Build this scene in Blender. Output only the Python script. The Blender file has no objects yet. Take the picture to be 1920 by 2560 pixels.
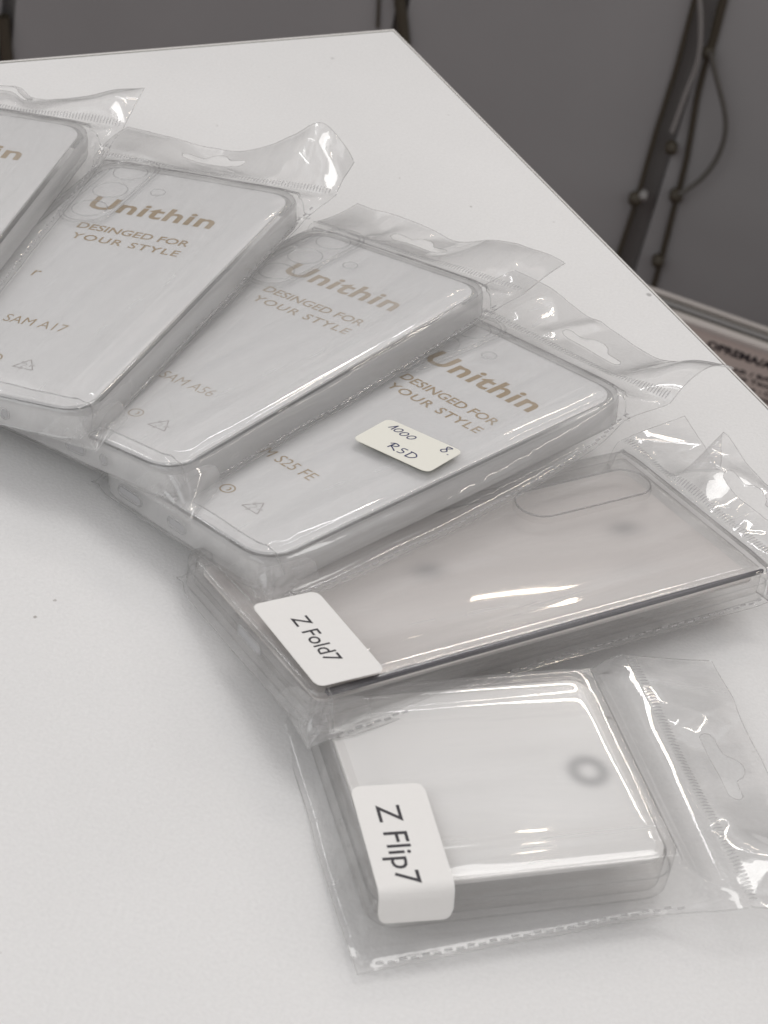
import bpy, bmesh, math
import numpy as np
from mathutils import Matrix, Vector

MM = 0.001
S = bpy.context.scene
COL = S.collection

# ------------------------------------------------------------------ camera
PITCH, ROLL, DIST = 0.67223, 0.23552, 662.105   # one unit = 1 mm
def Rm(ax, a):
    c, s = math.cos(a), math.sin(a)
    return {'x': np.array([[1, 0, 0], [0, c, -s], [0, s, c]]),
            'y': np.array([[c, 0, s], [0, 1, 0], [-s, 0, c]]),
            'z': np.array([[c, -s, 0], [s, c, 0], [0, 0, 1]])}[ax]
CAM_M = Rm('x', math.pi / 2 - PITCH) @ Rm('z', ROLL)
CAM_P = CAM_M @ np.array([0, 0, DIST])
F = 5200.0
cd = bpy.data.cameras.new('camera')
cam = bpy.data.objects.new('camera', cd)
COL.objects.link(cam)
mw = Matrix.Identity(4)
for i in range(3):
    for j in range(3):
        mw[i][j] = CAM_M[i, j]
    mw[i][3] = CAM_P[i] * MM
cam.matrix_world = mw
cd.sensor_fit = 'VERTICAL'
cd.sensor_height = 36
cd.lens = F / 2560 * 36
cd.clip_start = 0.01
cd.clip_end = 60
cd.dof.use_dof = True
cd.dof.focus_distance = 0.675
cd.dof.aperture_fstop = 29
S.camera = cam

# ------------------------------------------------------------------ world
W = bpy.data.worlds.new('World')
S.world = W
W.use_nodes = True
nt = W.node_tree
bg = nt.nodes['Background']
def N(tree, t, **k):
    n = tree.nodes.new(t)
    for a, b in k.items():
        if a.startswith('_'):
            n.inputs[a[1:].replace('_', ' ')].default_value = b
        else:
            setattr(n, a, b)
    return n
tc = N(nt, 'ShaderNodeTexCoord')
mp = N(nt, 'ShaderNodeMapping')
mp.inputs['Scale'].default_value = (2.6, 2.6, 5.0)
nz = N(nt, 'ShaderNodeTexNoise'); nz.inputs['Scale'].default_value = 1.5; nz.inputs['Detail'].default_value = 2.5
rp = N(nt, 'ShaderNodeValToRGB')
e = rp.color_ramp.elements
e[0].position = 0.36; e[0].color = (0.30, 0.30, 0.305, 1)
e[1].position = 0.64; e[1].color = (1.25, 1.25, 1.25, 1)
x = e.new(0.45); x.color = (0.42, 0.40, 0.395, 1)
x = e.new(0.52); x.color = (0.72, 0.66, 0.64, 1)
x = e.new(0.58); x.color = (0.80, 0.79, 0.78, 1)
sep = N(nt, 'ShaderNodeSeparateXYZ')
rz = N(nt, 'ShaderNodeValToRGB')   # room: dim floor side, pale ceiling
e = rz.color_ramp.elements
e[0].position = 0.42; e[0].color = (0.10, 0.10, 0.10, 1)
e[1].position = 0.95; e[1].color = (1.05, 1.05, 1.07, 1)
x = e.new(0.54); x.color = (0.79, 0.785, 0.775, 1)
mz = N(nt, 'ShaderNodeMapRange'); mz.inputs['From Min'].default_value = -1
mul = N(nt, 'ShaderNodeMix', data_type='RGBA', blend_type='MULTIPLY'); mul.inputs[0].default_value = 1
L = nt.links
L.new(tc.outputs['Generated'], mp.inputs[0]); L.new(mp.outputs[0], nz.inputs[0]); L.new(nz.outputs[0], rp.inputs[0])
L.new(tc.outputs['Generated'], sep.inputs[0]); L.new(sep.outputs[2], mz.inputs[0]); L.new(mz.outputs[0], rz.inputs[0])
L.new(rp.outputs[0], mul.inputs[6]); L.new(rz.outputs[0], mul.inputs[7]); L.new(mul.outputs[2], bg.inputs[0])
bg.inputs[1].default_value = 0.86

def area(name, loc, target, sx, sy, power, color, roll=0.0):
    ld = bpy.data.lights.new(name, 'AREA')
    ld.shape = 'RECTANGLE'; ld.size = sx; ld.size_y = sy
    ld.energy = power; ld.color = color
    o = bpy.data.objects.new(name, ld)
    COL.objects.link(o)
    d = Vector(target) - Vector(loc)
    o.matrix_world = Matrix.Translation(loc) @ d.to_track_quat('-Z', 'Y').to_matrix().to_4x4() @ Matrix.Rotation(roll, 4, 'Z')
    return o
area('front_left_fill_light', (-1.1, -1.15, 1.30), (-.05, -.05, 0), 1.5, 1.2, 7.6, (0.95, 0.985, 1.0))  # unseen soft fill added to brighten the end faces and left-hand shadow
area('back_fill_light', (0.35, 1.25, 2.6), (0, 0.2, 0), 1.6, 0.8, 19, (1.0, 0.988, 0.968))  # unseen fill added to lift and warm the far part of the table
area('left_edge_fill_light', (-1.40, 0.85, 1.10), (0.01, -0.14, 0), 0.07, 0.9, 1.8, (1.0, 1.0, 1.0))  # unseen lamp added for bright streaks on left film bends and fill
area('warm_tube_light', (0.24, 1.52, 1.33), (0, 0, 0.03), 0.50, 0.026, 1.1, (1.0, 0.87, 0.72))
area('side_tube_light', (1.75, 0.85, 1.35), (0, 0, 0.05), 1.2, 0.03, 2.2, (1.0, 0.92, 0.82), math.radians(20))
area('cool_tube_light', (0.15, 2.3, 1.95), (0, 0, 0.05), 1.4, 0.03, 2.5, (1.0, 0.98, 1.0))
area('far_spot_light', (0.06, 1.69, 1.00), (0.04, -0.05, 0.02), 0.14, 0.008, .17, (1.0, 0.86, 0.70))
area('ceiling_spot_light', (0.137, 1.27, 1.44), (0.057, -0.146, 0.02), 0.034, 0.012, 0.045, (1.0, 0.86, 0.70))

S.view_settings.view_transform = 'Standard'
S.view_settings.look = 'None'
S.view_settings.exposure = 0.04
S.view_settings.gamma = 1.0
S.cycles.max_bounces = 14
S.cycles.transparent_max_bounces = 40
S.cycles.glossy_bounces = 5
S.cycles.transmission_bounces = 6
S.cycles.diffuse_bounces = 4
S.cycles.caustics_reflective = False
S.cycles.caustics_refractive = False
S.cycles.sample_clamp_indirect = 4
S.cycles.use_denoising = True

# ------------------------------------------------------------------ helpers
def ray(px):
    d = CAM_M @ np.array([(px[0] - 960) / F, -(px[1] - 1280) / F, -1.0])
    return d
def on_plane(px, p0, n):
    d = ray(px); p0 = np.array(p0, float); n = np.array(n, float)
    return CAM_P + d * (((p0 - CAM_P) @ n) / (d @ n))

def link(o, parent=None):
    COL.objects.link(o)
    if parent is not None:
        o.parent = parent
    return o
def mk(name, verts, faces, mats, parent=None, fmat=None, smooth=True, up=0.0):
    v = np.array(verts, float).reshape(-1, 3) * MM
    v[:, 2] += up * MM
    me = bpy.data.meshes.new(name)
    me.from_pydata(v.tolist(), [], [list(map(int, f)) for f in faces])
    for m in (mats if isinstance(mats, (list, tuple)) else [mats]):
        me.materials.append(m)
    if fmat is not None:
        me.polygons.foreach_set('material_index', np.array(fmat, np.int32))
    me.polygons.foreach_set('use_smooth', np.full(len(me.polygons), smooth))
    me.update()
    return link(bpy.data.objects.new(name, me), parent)
def tag(o, label=None, cat=None, group=None, kind=None):
    for k, v in (('label', label), ('category', cat), ('group', group), ('kind', kind)):
        if v: o[k] = v
    return o
class MB:
    def __init__(s): s.v = []; s.f = []; s.m = []
    def add(s, v, f, m=0):
        b = len(s.v); s.v += [tuple(p) for p in v]; s.f += [tuple(i + b for i in q) for q in f]; s.m += [m] * len(f)
    def box(s, c, h, m=0, R=None):
        P = np.array([[x, y, z] for z in (-1, 1) for y in (-1, 1) for x in (-1, 1)], float) * np.array(h)
        if R is not None: P = P @ R.T
        s.add(P + np.array(c), [(0, 2, 3, 1), (4, 5, 7, 6), (0, 1, 5, 4), (2, 6, 7, 3), (0, 4, 6, 2), (1, 3, 7, 5)], m)
    def tube(s, pts, r, n=8, m=0, closed=False):
        P = np.array(pts, float); k = len(P); rr = np.broadcast_to(r, (k,))
        T = np.roll(P, -1, 0) - np.roll(P, 1, 0) if closed else np.gradient(P, axis=0)
        T /= np.linalg.norm(T, axis=1)[:, None] + 1e-9
        up = np.array([0, 0, 1.0]) if abs(T[:, 2]).max() < .9 else np.array([0.3, 0.9, 0.2])
        V = []
        for i in range(k):
            a = np.cross(T[i], up); a /= np.linalg.norm(a) + 1e-9; b = np.cross(a, T[i])
            for j in range(n):
                t = 2 * math.pi * j / n
                V.append(P[i] + rr[i] * (math.cos(t) * a + math.sin(t) * b))
        Fs = []
        for i in range(k if closed else k - 1):
            i2 = (i + 1) % k
            for j in range(n):
                j2 = (j + 1) % n
                Fs.append((i * n + j, i * n + j2, i2 * n + j2, i2 * n + j))
        s.add(V, Fs, m)
    def build(s, name, mats, parent=None, smooth=True, up=0.0):
        return mk(name, s.v, s.f, mats, parent, s.m, smooth, up)

rng = np.random.RandomState(7)
LAT = rng.rand(6, 256, 256)
def vnoise(x, y, k=0):
    x = np.asarray(x, float); y = np.asarray(y, float)
    xi = np.floor(x).astype(int); yi = np.floor(y).astype(int)
    fx = x - xi; fy = y - yi
    fx = fx * fx * fx * (fx * (fx * 6 - 15) + 10); fy = fy * fy * fy * (fy * (fy * 6 - 15) + 10)
    g = LAT[k % 6]
    a = g[xi % 256, yi % 256]; b = g[(xi + 1) % 256, yi % 256]; c = g[xi % 256, (yi + 1) % 256]; d = g[(xi + 1) % 256, (yi + 1) % 256]
    return (a * (1 - fx) + b * fx) * (1 - fy) + (c * (1 - fx) + d * fx) * fy - 0.5
def ridge(x, y, k=0):
    return 0.5 - np.abs(vnoise(x, y, k)) * 2
def sm(a, b, x):
    t = np.clip((np.asarray(x, float) - a) / (b - a), 0, 1)
    return t * t * (3 - 2 * t)
def cr(pts, n):
    """Catmull-Rom through points, n samples a span"""
    P = np.array(pts, float); P = np.vstack([2 * P[0] - P[1], P, 2 * P[-1] - P[-2]])
    out = []
    for i in range(1, len(P) - 2):
        for t in np.linspace(0, 1, n, endpoint=False):
            a, b, c, d = P[i - 1], P[i], P[i + 1], P[i + 2]
            out.append(.5 * ((2 * b) + (c - a) * t + (2 * a - 5 * b + 4 * c - d) * t * t + (3 * b - 3 * c + d - a) * t ** 3))
    out.append(P[-2])
    return np.array(out)
def crx(xs, ys, x):
    """smooth interpolation of table (xs, ys) at x"""
    xs = np.array(xs, float); ys = np.array(ys, float)
    m = np.gradient(ys, xs)
    i = np.clip(np.searchsorted(xs, x) - 1, 0, len(xs) - 2)
    h = xs[i + 1] - xs[i]; t = np.clip((x - xs[i]) / h, 0, 1)
    return ((2 * t**3 - 3 * t**2 + 1) * ys[i] + (t**3 - 2 * t**2 + t) * h * m[i] + (-2 * t**3 + 3 * t**2) * ys[i + 1] + (t**3 - t**2) * h * m[i + 1])
def resample(P, step):
    P = np.array(P, float)
    d = np.r_[0, np.cumsum(np.linalg.norm(np.diff(P, axis=0), axis=1))]
    n = max(2, int(d[-1] / step) + 1)
    q = np.linspace(0, d[-1], n)
    return np.stack([np.interp(q, d, P[:, i]) for i in range(P.shape[1])], 1)
def rrect(w, h, r, n=7, cx=0, cy=0):
    out = []
    r = min(r, w / 2 - .01, h / 2 - .01)
    for sx, sy, a0 in ((1, 1, 0), (-1, 1, 90), (-1, -1, 180), (1, -1, 270)):
        for k in range(n):
            a = math.radians(a0 + 90 * k / (n - 1))
            out.append((cx + sx * (w / 2 - r) + r * math.cos(a), cy + sy * (h / 2 - r) + r * math.sin(a)))
    return out
def loft(mb, rings, m=0, cap0=False, cap1=False):
    n = len(rings[0]); V = [p for r in rings for p in r]; Fs = []
    for i in range(len(rings) - 1):
        for j in range(n):
            j2 = (j + 1) % n
            Fs.append((i * n + j, i * n + j2, (i + 1) * n + j2, (i + 1) * n + j))
    if cap0: Fs.append(tuple(range(n))[::-1])
    if cap1: Fs.append(tuple(range((len(rings) - 1) * n, len(rings) * n)))
    mb.add(V, Fs, m)

# ------------------------------------------------------------------ materials
def newmat(name):
    m = bpy.data.materials.new(name); m.use_nodes = True
    t = m.node_tree; t.nodes.clear()
    return m, t, N(t, 'ShaderNodeOutputMaterial')
def plain(name, col, rough=.5, spec=.5, metal=0, bump=0, bscale=400, var=0.0):
    m, t, out = newmat(name)
    b = N(t, 'ShaderNodeBsdfPrincipled')
    b.inputs['Base Color'].default_value = (*col, 1); b.inputs['Roughness'].default_value = rough
    b.inputs['Specular IOR Level'].default_value = spec; b.inputs['Metallic'].default_value = metal
    if bump or var:
        c = N(t, 'ShaderNodeTexCoord'); n = N(t, 'ShaderNodeTexNoise'); n.inputs['Scale'].default_value = bscale; n.inputs['Detail'].default_value = 4
        t.links.new(c.outputs['Object'], n.inputs[0])
        if bump:
            bp = N(t, 'ShaderNodeBump'); bp.inputs['Strength'].default_value = bump; bp.inputs['Distance'].default_value = .001
            t.links.new(n.outputs[0], bp.inputs['Height']); t.links.new(bp.outputs[0], b.inputs['Normal'])
        if var:
            mx = N(t, 'ShaderNodeMix', data_type='RGBA'); mx.inputs[6].default_value = (*[q * (1 - var) for q in col], 1); mx.inputs[7].default_value = (*[min(1, q * (1 + var)) for q in col], 1)
            t.links.new(n.outputs[0], mx.inputs[0]); t.links.new(mx.outputs[2], b.inputs['Base Color'])
    t.links.new(b.outputs[0], out.inputs[0])
    return m
def film(name, f0=.07, rough=.05, haze=.05, clear=.97, tint=(1, 1, 1), bump=0.0, bscale=(60, 60, 60), edge=0.0, hazecol=(.85, .85, .85), streak=0.0):
    """thin clear plastic sheet: transparent + mirror by Schlick + a little white haze"""
    m, t, out = newmat(name)
    lw = N(t, 'ShaderNodeLayerWeight'); lw.inputs[0].default_value = .5
    pw = N(t, 'ShaderNodeMath', operation='POWER'); pw.inputs[1].default_value = 5
    ma = N(t, 'ShaderNodeMath', operation='MULTIPLY_ADD'); ma.inputs[1].default_value = 1 - f0; ma.inputs[2].default_value = f0
    ma.use_clamp = True
    tr = N(t, 'ShaderNodeBsdfTransparent'); tr.inputs[0].default_value = (*[clear * q for q in tint], 1)
    gl = N(t, 'ShaderNodeBsdfGlossy'); gl.inputs['Roughness'].default_value = rough
    df = N(t, 'ShaderNodeBsdfDiffuse'); df.inputs[0].default_value = (*hazecol, 1)
    tl = N(t, 'ShaderNodeBsdfTranslucent'); tl.inputs[0].default_value = (*hazecol, 1)
    hz = N(t, 'ShaderNodeMixShader'); hz.inputs[0].default_value = .5
    m1 = N(t, 'ShaderNodeMixShader'); m1.inputs[0].default_value = haze
    m2 = N(t, 'ShaderNodeMixShader')
    k = t.links.new
    k(lw.outputs['Facing'], pw.inputs[0]); k(pw.outputs[0], ma.inputs[0]); k(ma.outputs[0], m2.inputs[0])
    k(df.outputs[0], hz.inputs[1]); k(tl.outputs[0], hz.inputs[2])
    k(tr.outputs[0], m1.inputs[1]); k(hz.outputs[0], m1.inputs[2])
    if edge:
        p2 = N(t, 'ShaderNodeMath', operation='POWER'); p2.inputs[1].default_value = 2.0
        a2 = N(t, 'ShaderNodeMath', operation='MULTIPLY_ADD'); a2.inputs[1].default_value = edge; a2.inputs[2].default_value = haze
        a2.use_clamp = True
        k(lw.outputs['Facing'], p2.inputs[0]); k(p2.outputs[0], a2.inputs[0]); k(a2.outputs[0], m1.inputs[0])
    if streak:  # uneven milky haze, streaked to stand in for soft reflections on the film
        c = N(t, 'ShaderNodeTexCoord'); mp = N(t, 'ShaderNodeMapping'); mp.inputs['Scale'].default_value = (70, 9, 40); mp.inputs['Rotation'].default_value = (0, 0, .16)
        n = N(t, 'ShaderNodeTexNoise'); n.inputs['Scale'].default_value = 1; n.inputs['Detail'].default_value = 4; n.inputs['Distortion'].default_value = .6
        mr = N(t, 'ShaderNodeMapRange'); mr.inputs['From Min'].default_value = .42; mr.inputs['From Max'].default_value = .78
        mr.inputs['To Min'].default_value = haze * .4; mr.inputs['To Max'].default_value = haze + streak
        k(c.outputs['Object'], mp.inputs[0]); k(mp.outputs[0], n.inputs[0]); k(n.outputs[0], mr.inputs[0]); k(mr.outputs[0], m1.inputs[0])
    k(m1.outputs[0], m2.inputs[1]); k(gl.outputs[0], m2.inputs[2]); k(m2.outputs[0], out.inputs[0])
    if bump:
        c = N(t, 'ShaderNodeTexCoord'); mp = N(t, 'ShaderNodeMapping'); mp.inputs['Scale'].default_value = bscale
        n = N(t, 'ShaderNodeTexNoise'); n.inputs['Scale'].default_value = 1; n.inputs['Detail'].default_value = 3
        bp = N(t, 'ShaderNodeBump'); bp.inputs['Strength'].default_value = bump; bp.inputs['Distance'].default_value = .001
        k(c.outputs['Object'], mp.inputs[0]); k(mp.outputs[0], n.inputs[0]); k(n.outputs[0], bp.inputs['Height'])
        for q in (gl, lw): k(bp.outputs[0], q.inputs['Normal'])
    return m
M_film = film('clear_film', .065, .03, .02, .997, hazecol=(.96, .96, .955), streak=.30)
M_filmlow = film('clear_film_under', .015, .05, .01, 1.0)
M_header = film('header_film', .085, .035, .13, .995, hazecol=(.98, .975, .97), streak=.26)
M_lip = film('grey_lip_line', .08, .1, .35, .95, hazecol=(.50, .50, .51))
M_headerlow = film('header_film_under', .035, .035, .02, 1.0)
M_weld = film('welded_film', .10, .12, .35, .97)
M_filmedge = film('film_cut_edge', .10, .15, .25, .93, hazecol=(.72, .71, .69))
M_tpuwall = film('frosted_tpu_wall', .03, .2, .58, .99, hazecol=(.96, .96, .96))
M_tpu = film('frosted_tpu', .03, .16, .05, .99, edge=.12, hazecol=(.90, .90, .90))
M_hard = film('clear_hard_plastic', .035, .11, .02, .99, tint=(.997, .993, .99), edge=.15, hazecol=(.80, .80, .80))
M_ring = film('clear_lens_ring', .08, .05, .05, .97, edge=.12)
M_card = plain('white_card', (.90, .90, .90), .6, .3, bump=.06, bscale=260, var=.015)
M_cardgrey = plain('pale_grey_liner', (.78, .765, .755), .55, .3)
M_gold = plain('gold_print', (.46, .33, .17), .35, .5, .1)
M_greyprint = plain('grey_print', (.42, .39, .37), .5)
M_label = plain('white_label_paper', (.82, .81, .79), .5, .4, bump=.12, bscale=500, var=.015)
M_cream = plain('cream_label_paper', (.81, .80, .725), .6, .3, bump=.05)
M_black = plain('black_print', (.02, .018, .025), .5)
M_ink = plain('dark_blue_ink', (.03, .035, .12), .4)
M_dark = plain('dark_violet_strip', (.03, .027, .04), .4)
M_smoke = plain('grey_opening_fill', (.46, .46, .47), .6)  # flat grey faces drawn in place of the open ports and slot
M_goldpale = plain('gold_print_hazed', (.56, .47, .36), .5)  # paler ink colour stands in for the haze of the plastic above it

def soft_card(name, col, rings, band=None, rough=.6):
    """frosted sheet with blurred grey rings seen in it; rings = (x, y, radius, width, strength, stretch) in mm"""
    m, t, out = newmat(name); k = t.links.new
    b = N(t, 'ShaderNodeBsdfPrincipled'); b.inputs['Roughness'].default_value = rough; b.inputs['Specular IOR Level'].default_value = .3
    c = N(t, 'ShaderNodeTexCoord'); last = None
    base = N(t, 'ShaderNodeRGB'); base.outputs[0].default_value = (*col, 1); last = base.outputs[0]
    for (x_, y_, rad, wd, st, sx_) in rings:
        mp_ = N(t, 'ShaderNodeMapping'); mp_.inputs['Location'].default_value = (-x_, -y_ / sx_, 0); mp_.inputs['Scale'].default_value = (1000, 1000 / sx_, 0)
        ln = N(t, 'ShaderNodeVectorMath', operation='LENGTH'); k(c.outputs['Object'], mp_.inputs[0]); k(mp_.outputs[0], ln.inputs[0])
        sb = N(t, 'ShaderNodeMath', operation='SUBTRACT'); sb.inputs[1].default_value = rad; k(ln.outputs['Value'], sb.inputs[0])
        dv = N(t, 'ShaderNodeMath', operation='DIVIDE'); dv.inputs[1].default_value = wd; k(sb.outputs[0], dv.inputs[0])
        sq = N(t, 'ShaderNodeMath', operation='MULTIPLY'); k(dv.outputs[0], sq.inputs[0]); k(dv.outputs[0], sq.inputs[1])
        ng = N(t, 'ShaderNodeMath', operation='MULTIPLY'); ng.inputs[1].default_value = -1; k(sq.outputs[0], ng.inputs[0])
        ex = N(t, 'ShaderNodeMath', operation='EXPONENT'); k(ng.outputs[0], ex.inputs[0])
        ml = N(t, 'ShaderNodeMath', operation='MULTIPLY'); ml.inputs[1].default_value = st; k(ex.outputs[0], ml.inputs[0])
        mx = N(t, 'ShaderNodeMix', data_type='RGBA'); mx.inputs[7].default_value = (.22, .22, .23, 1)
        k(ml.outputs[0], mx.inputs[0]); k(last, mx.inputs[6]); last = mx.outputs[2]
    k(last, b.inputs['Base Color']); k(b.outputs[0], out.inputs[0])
    return m
M_card6 = soft_card('frosted_white_sheet', (.86, .86, .85), [(1.2, 27.8, 4.1, 2.2, .62, 1.0)])
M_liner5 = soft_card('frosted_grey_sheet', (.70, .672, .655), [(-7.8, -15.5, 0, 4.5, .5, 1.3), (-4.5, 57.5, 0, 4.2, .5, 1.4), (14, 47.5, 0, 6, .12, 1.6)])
# table laminate: fine paper-like grain and specks of dirt
def table_mat():
    m, t, out = newmat('white_laminate')
    b = N(t, 'ShaderNodeBsdfPrincipled'); b.inputs['Roughness'].default_value = .42; b.inputs['Specular IOR Level'].default_value = .45
    c = N(t, 'ShaderNodeTexCoord')
    k = t.links.new
    n1 = N(t, 'ShaderNodeTexNoise'); n1.inputs['Scale'].default_value = 9; n1.inputs['Detail'].default_value = 5
    n2 = N(t, 'ShaderNodeTexNoise'); n2.inputs['Scale'].default_value = 900; n2.inputs['Detail'].default_value = 3
    r1 = N(t, 'ShaderNodeValToRGB'); e = r1.color_ramp.elements
    e[0].position = .3; e[0].color = (.735, .734, .728, 1); e[1].position = .7; e[1].color = (.785, .783, .777, 1)
    r2 = N(t, 'ShaderNodeValToRGB'); e = r2.color_ramp.elements
    e[0].position = .3; e[0].color = (.94, .94, .94, 1); e[1].position = .7; e[1].color = (1, 1, 1, 1)
    mu = N(t, 'ShaderNodeMix', data_type='RGBA', blend_type='MULTIPLY'); mu.inputs[0].default_value = 1
    for n in (n1, n2): k(c.outputs['Object'], n.inputs[0])
    k(n1.outputs[0], r1.inputs[0]); k(n2.outputs[0], r2.inputs[0]); k(r1.outputs[0], mu.inputs[6]); k(r2.outputs[0], mu.inputs[7])
    last = mu.outputs[2]
    for sc, th, keep, col in ((38, .055, .22, (.10, .095, .09, 1)), (95, .07, .60, (.34, .32, .30, 1))):
        dn = N(t, 'ShaderNodeTexNoise'); dn.inputs['Scale'].default_value = 700
        ds = N(t, 'ShaderNodeMix', data_type='VECTOR'); ds.inputs[0].default_value = .0012
        k(c.outputs['Object'], ds.inputs[4]); k(dn.outputs[1], ds.inputs[5]); k(c.outputs['Object'], dn.inputs[0])
        v = N(t, 'ShaderNodeTexVoronoi'); v.inputs['Scale'].default_value = sc
        k(ds.outputs[1], v.inputs[0])
        lt = N(t, 'ShaderNodeMapRange'); lt.inputs['From Min'].default_value = th * .5; lt.inputs['From Max'].default_value = th
        lt.inputs['To Min'].default_value = 1; lt.inputs['To Max'].default_value = 0
        k(v.outputs['Distance'], lt.inputs[0])
        sx = N(t, 'ShaderNodeSeparateColor'); k(v.outputs['Color'], sx.inputs[0])
        gt = N(t, 'ShaderNodeMath', operation='GREATER_THAN'); gt.inputs[1].default_value = keep; k(sx.outputs[0], gt.inputs[0])
        ml = N(t, 'ShaderNodeMath', operation='MULTIPLY'); k(lt.outputs[0], ml.inputs[0]); k(gt.outputs[0], ml.inputs[1])
        m3 = N(t, 'ShaderNodeMath', operation='MULTIPLY'); k(ml.outputs[0], m3.inputs[0]); k(sx.outputs[1], m3.inputs[1])
        mx = N(t, 'ShaderNodeMix', data_type='RGBA'); mx.inputs[7].default_value = col
        k(m3.outputs[0], mx.inputs[0]); k(last, mx.inputs[6]); last = mx.outputs[2]
    k(last, b.inputs['Base Color'])
    bp = N(t, 'ShaderNodeBump'); bp.inputs['Strength'].default_value = .25; bp.inputs['Distance'].default_value = .0006
    k(n2.outputs[0], bp.inputs['Height']); k(bp.outputs[0], b.inputs['Normal'])
    k(b.outputs[0], out.inputs[0])
    return m
M_table = table_mat()
M_edge = plain('table_edge_band', (.70, .69, .665), .4)
M_panel = plain('grey_painted_panel', (.335, .335, .34), .5, .4, var=.10, bscale=6)
M_channel = plain('steel_channel', (.27, .262, .256), .5, .5, .1)
M_joint = plain('brown_black_gasket', (.06, .05, .034), .6)
M_floor = plain('dark_floor', (.16, .097, .093), .5, var=.15, bscale=20)
M_carton = plain('brown_grey_carton', (.62, .545, .50), .6, .3, var=.06, bscale=30)
M_cartonband = plain('pale_carton_rim', (.55, .51, .48), .5)
M_cable = plain('grey_cable', (.11, .105, .095), .5)

# ------------------------------------------------------------------ table, wall, floor
c0 = np.array([-46.0, 338.5]); ua = np.array([-147.3, -111.7]); ua /= np.linalg.norm(ua); ub = np.array([-ua[1], ua[0]])
if ub[1] > 0: ub = -ub
def build_table():
    C = [c0, c0 + ub * 1300, c0 + ub * 1300 + ua * 900, c0 + ua * 900]
    ctr = sum(C) / 4
    def ring(ins, z): return [(*(p + (ctr - p) / np.linalg.norm(ctr - p) * ins * 1.41), z) for p in C]
    t = tag(bpy.data.objects.new('table', None), 'white laminate tabletop with dirt specks and sharp right-angled corner', 'table')
    t.location = (ctr[0] * MM, ctr[1] * MM, -.75); link(t)
    off = np.array([ctr[0], ctr[1], -750])
    mb = MB()
    def lr(rings, **k): loft(mb, [[tuple(np.array(p) - off) for p in r] for r in rings], **k)
    lr([ring(0, -24), ring(0, -1.1)], m=1, cap0=True)
    lr([ring(0, -1.1), ring(.25, -.35), ring(.9, 0), ring(1.9, 0)], m=1)
    lr([ring(1.9, 0), ring(2.05, -.12), ring(2.25, -.12), ring(2.4, 0)], m=2)
    lr([ring(2.4, 0), ring(2.5, 0)], m=0, cap1=True)
    mb.build('tabletop', [M_table, M_edge, M_joint], t, smooth=False)
    for i in range(4):
        p = np.array(C[i]) + (ctr - np.array(C[i])) * .12
        l = MB(); l.box((p[0] - ctr[0], p[1] - ctr[1], 363), (20, 20, 363)); l.build('leg', M_edge, t, smooth=False)
build_table()
g = mk('floor', [(-4000, -3000, -750), (5000, -3000, -750), (5000, 1250, -750), (-4000, 1250, -750)], [(0, 1, 2, 3)], M_floor, smooth=False)
tag(g, kind='structure')

YW = 1250.0
def wp(px, y=YW): return on_plane(px, (0, y, 0), (0, 1, 0))
cab = tag(bpy.data.objects.new('display_cabinet', None), 'dark grey panelled cabinet front behind the white table, steel channels between its panels', 'cabinet')
cab.location = (0, YW * MM, -.75); link(cab)
def cl(p): return (p[0], p[1] - YW, p[2] + 750)
def post_x(px): return wp(px)[0]
xa = wp((5, 110))[0]; xb = wp((985, 40))[0]; xb2 = wp((1012, 60))[0]
xcl, xcr = wp((1640, 320))[0], wp((1700, 320))[0]
spans = [(-1500, xa - 4), (xa + 10, xb), (xb2, xcl), (xcr, 1900)]
for a, b_ in spans:
    mb = MB(); mb.box(((a + b_) / 2, 12, 700), ((b_ - a) / 2, 12, 700)); mb.build('panel', M_panel, cab, smooth=False)
# recessed backs of the channels
for a, b_ in ((xa - 4, xa + 10), (xb, xb2), (xcl, xcr)):
    mb = MB(); mb.box(((a + b_) / 2, 20, 700), ((b_ - a) / 2, 3, 700)); mb.build('channel', M_channel, cab, smooth=False)
def gasket(pts, r, y=-3):
    mb = MB(); mb.tube(resample([cl(wp(p, YW + y)) for p in pts], 12), r, 8); mb.build('gasket', M_joint, cab)
gasket([(1752, -60), (1690, 175), (1640, 330), (1592, 500), (1545, 640), (1500, 790)], 2.4)
gasket([(1818, -40), (1782, 100), (1770, 135)], 4.2)
gasket([(1772, 128), (1745, 230), (1716, 400), (1690, 500), (1655, 640), (1610, 800)], 2.7)
gasket([(8, 40), (12, 100), (20, 160)], 6)
gasket([(995, -30), (1003, 30), (1012, 110)], 5.5)
gasket([(948, -30), (944, 70)], 1.6)
for p, r, m in (((1678, 372), 6, M_joint), ((1588, 500), 6.5, M_joint), ((1608, 490), 4.5, M_channel), ((1690, 492), 6.5, M_joint), ((1771, 135), 6, M_joint), ((1645, 655), 6, M_joint)):
    mb = MB(); c = np.array(cl(wp(p, YW - 8)))
    rings = [[(c[0] + r * q * math.cos(a), c[1] - z, c[2] + r * q * math.sin(a)) for a in np.linspace(0, 2 * math.pi, 14, endpoint=False)] for q, z in ((1, -6), (1, 2), (.7, 4), (.05, 5))]
    loft(mb, rings); mb.build('bolt', m, cab)
mb = MB(); mb.tube(resample(cr([cl(wp(p, YW - 14)) for p in ((1776, 130), (1790, 190), (1812, 280), (1812, 340), (1790, 400), (1750, 450), (1700, 485))], 8), 8), 2.6, 8)
mb.build('cable', M_cable, cab)
mb = MB(); mb.tube(resample(cr([cl(wp(p, YW - 14)) for p in ((1748, -10), (1752, 60), (1745, 150), (1712, 240), (1680, 330))], 8), 8), 2.4, 8)
mb.build('cable', M_channel, cab)

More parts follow.
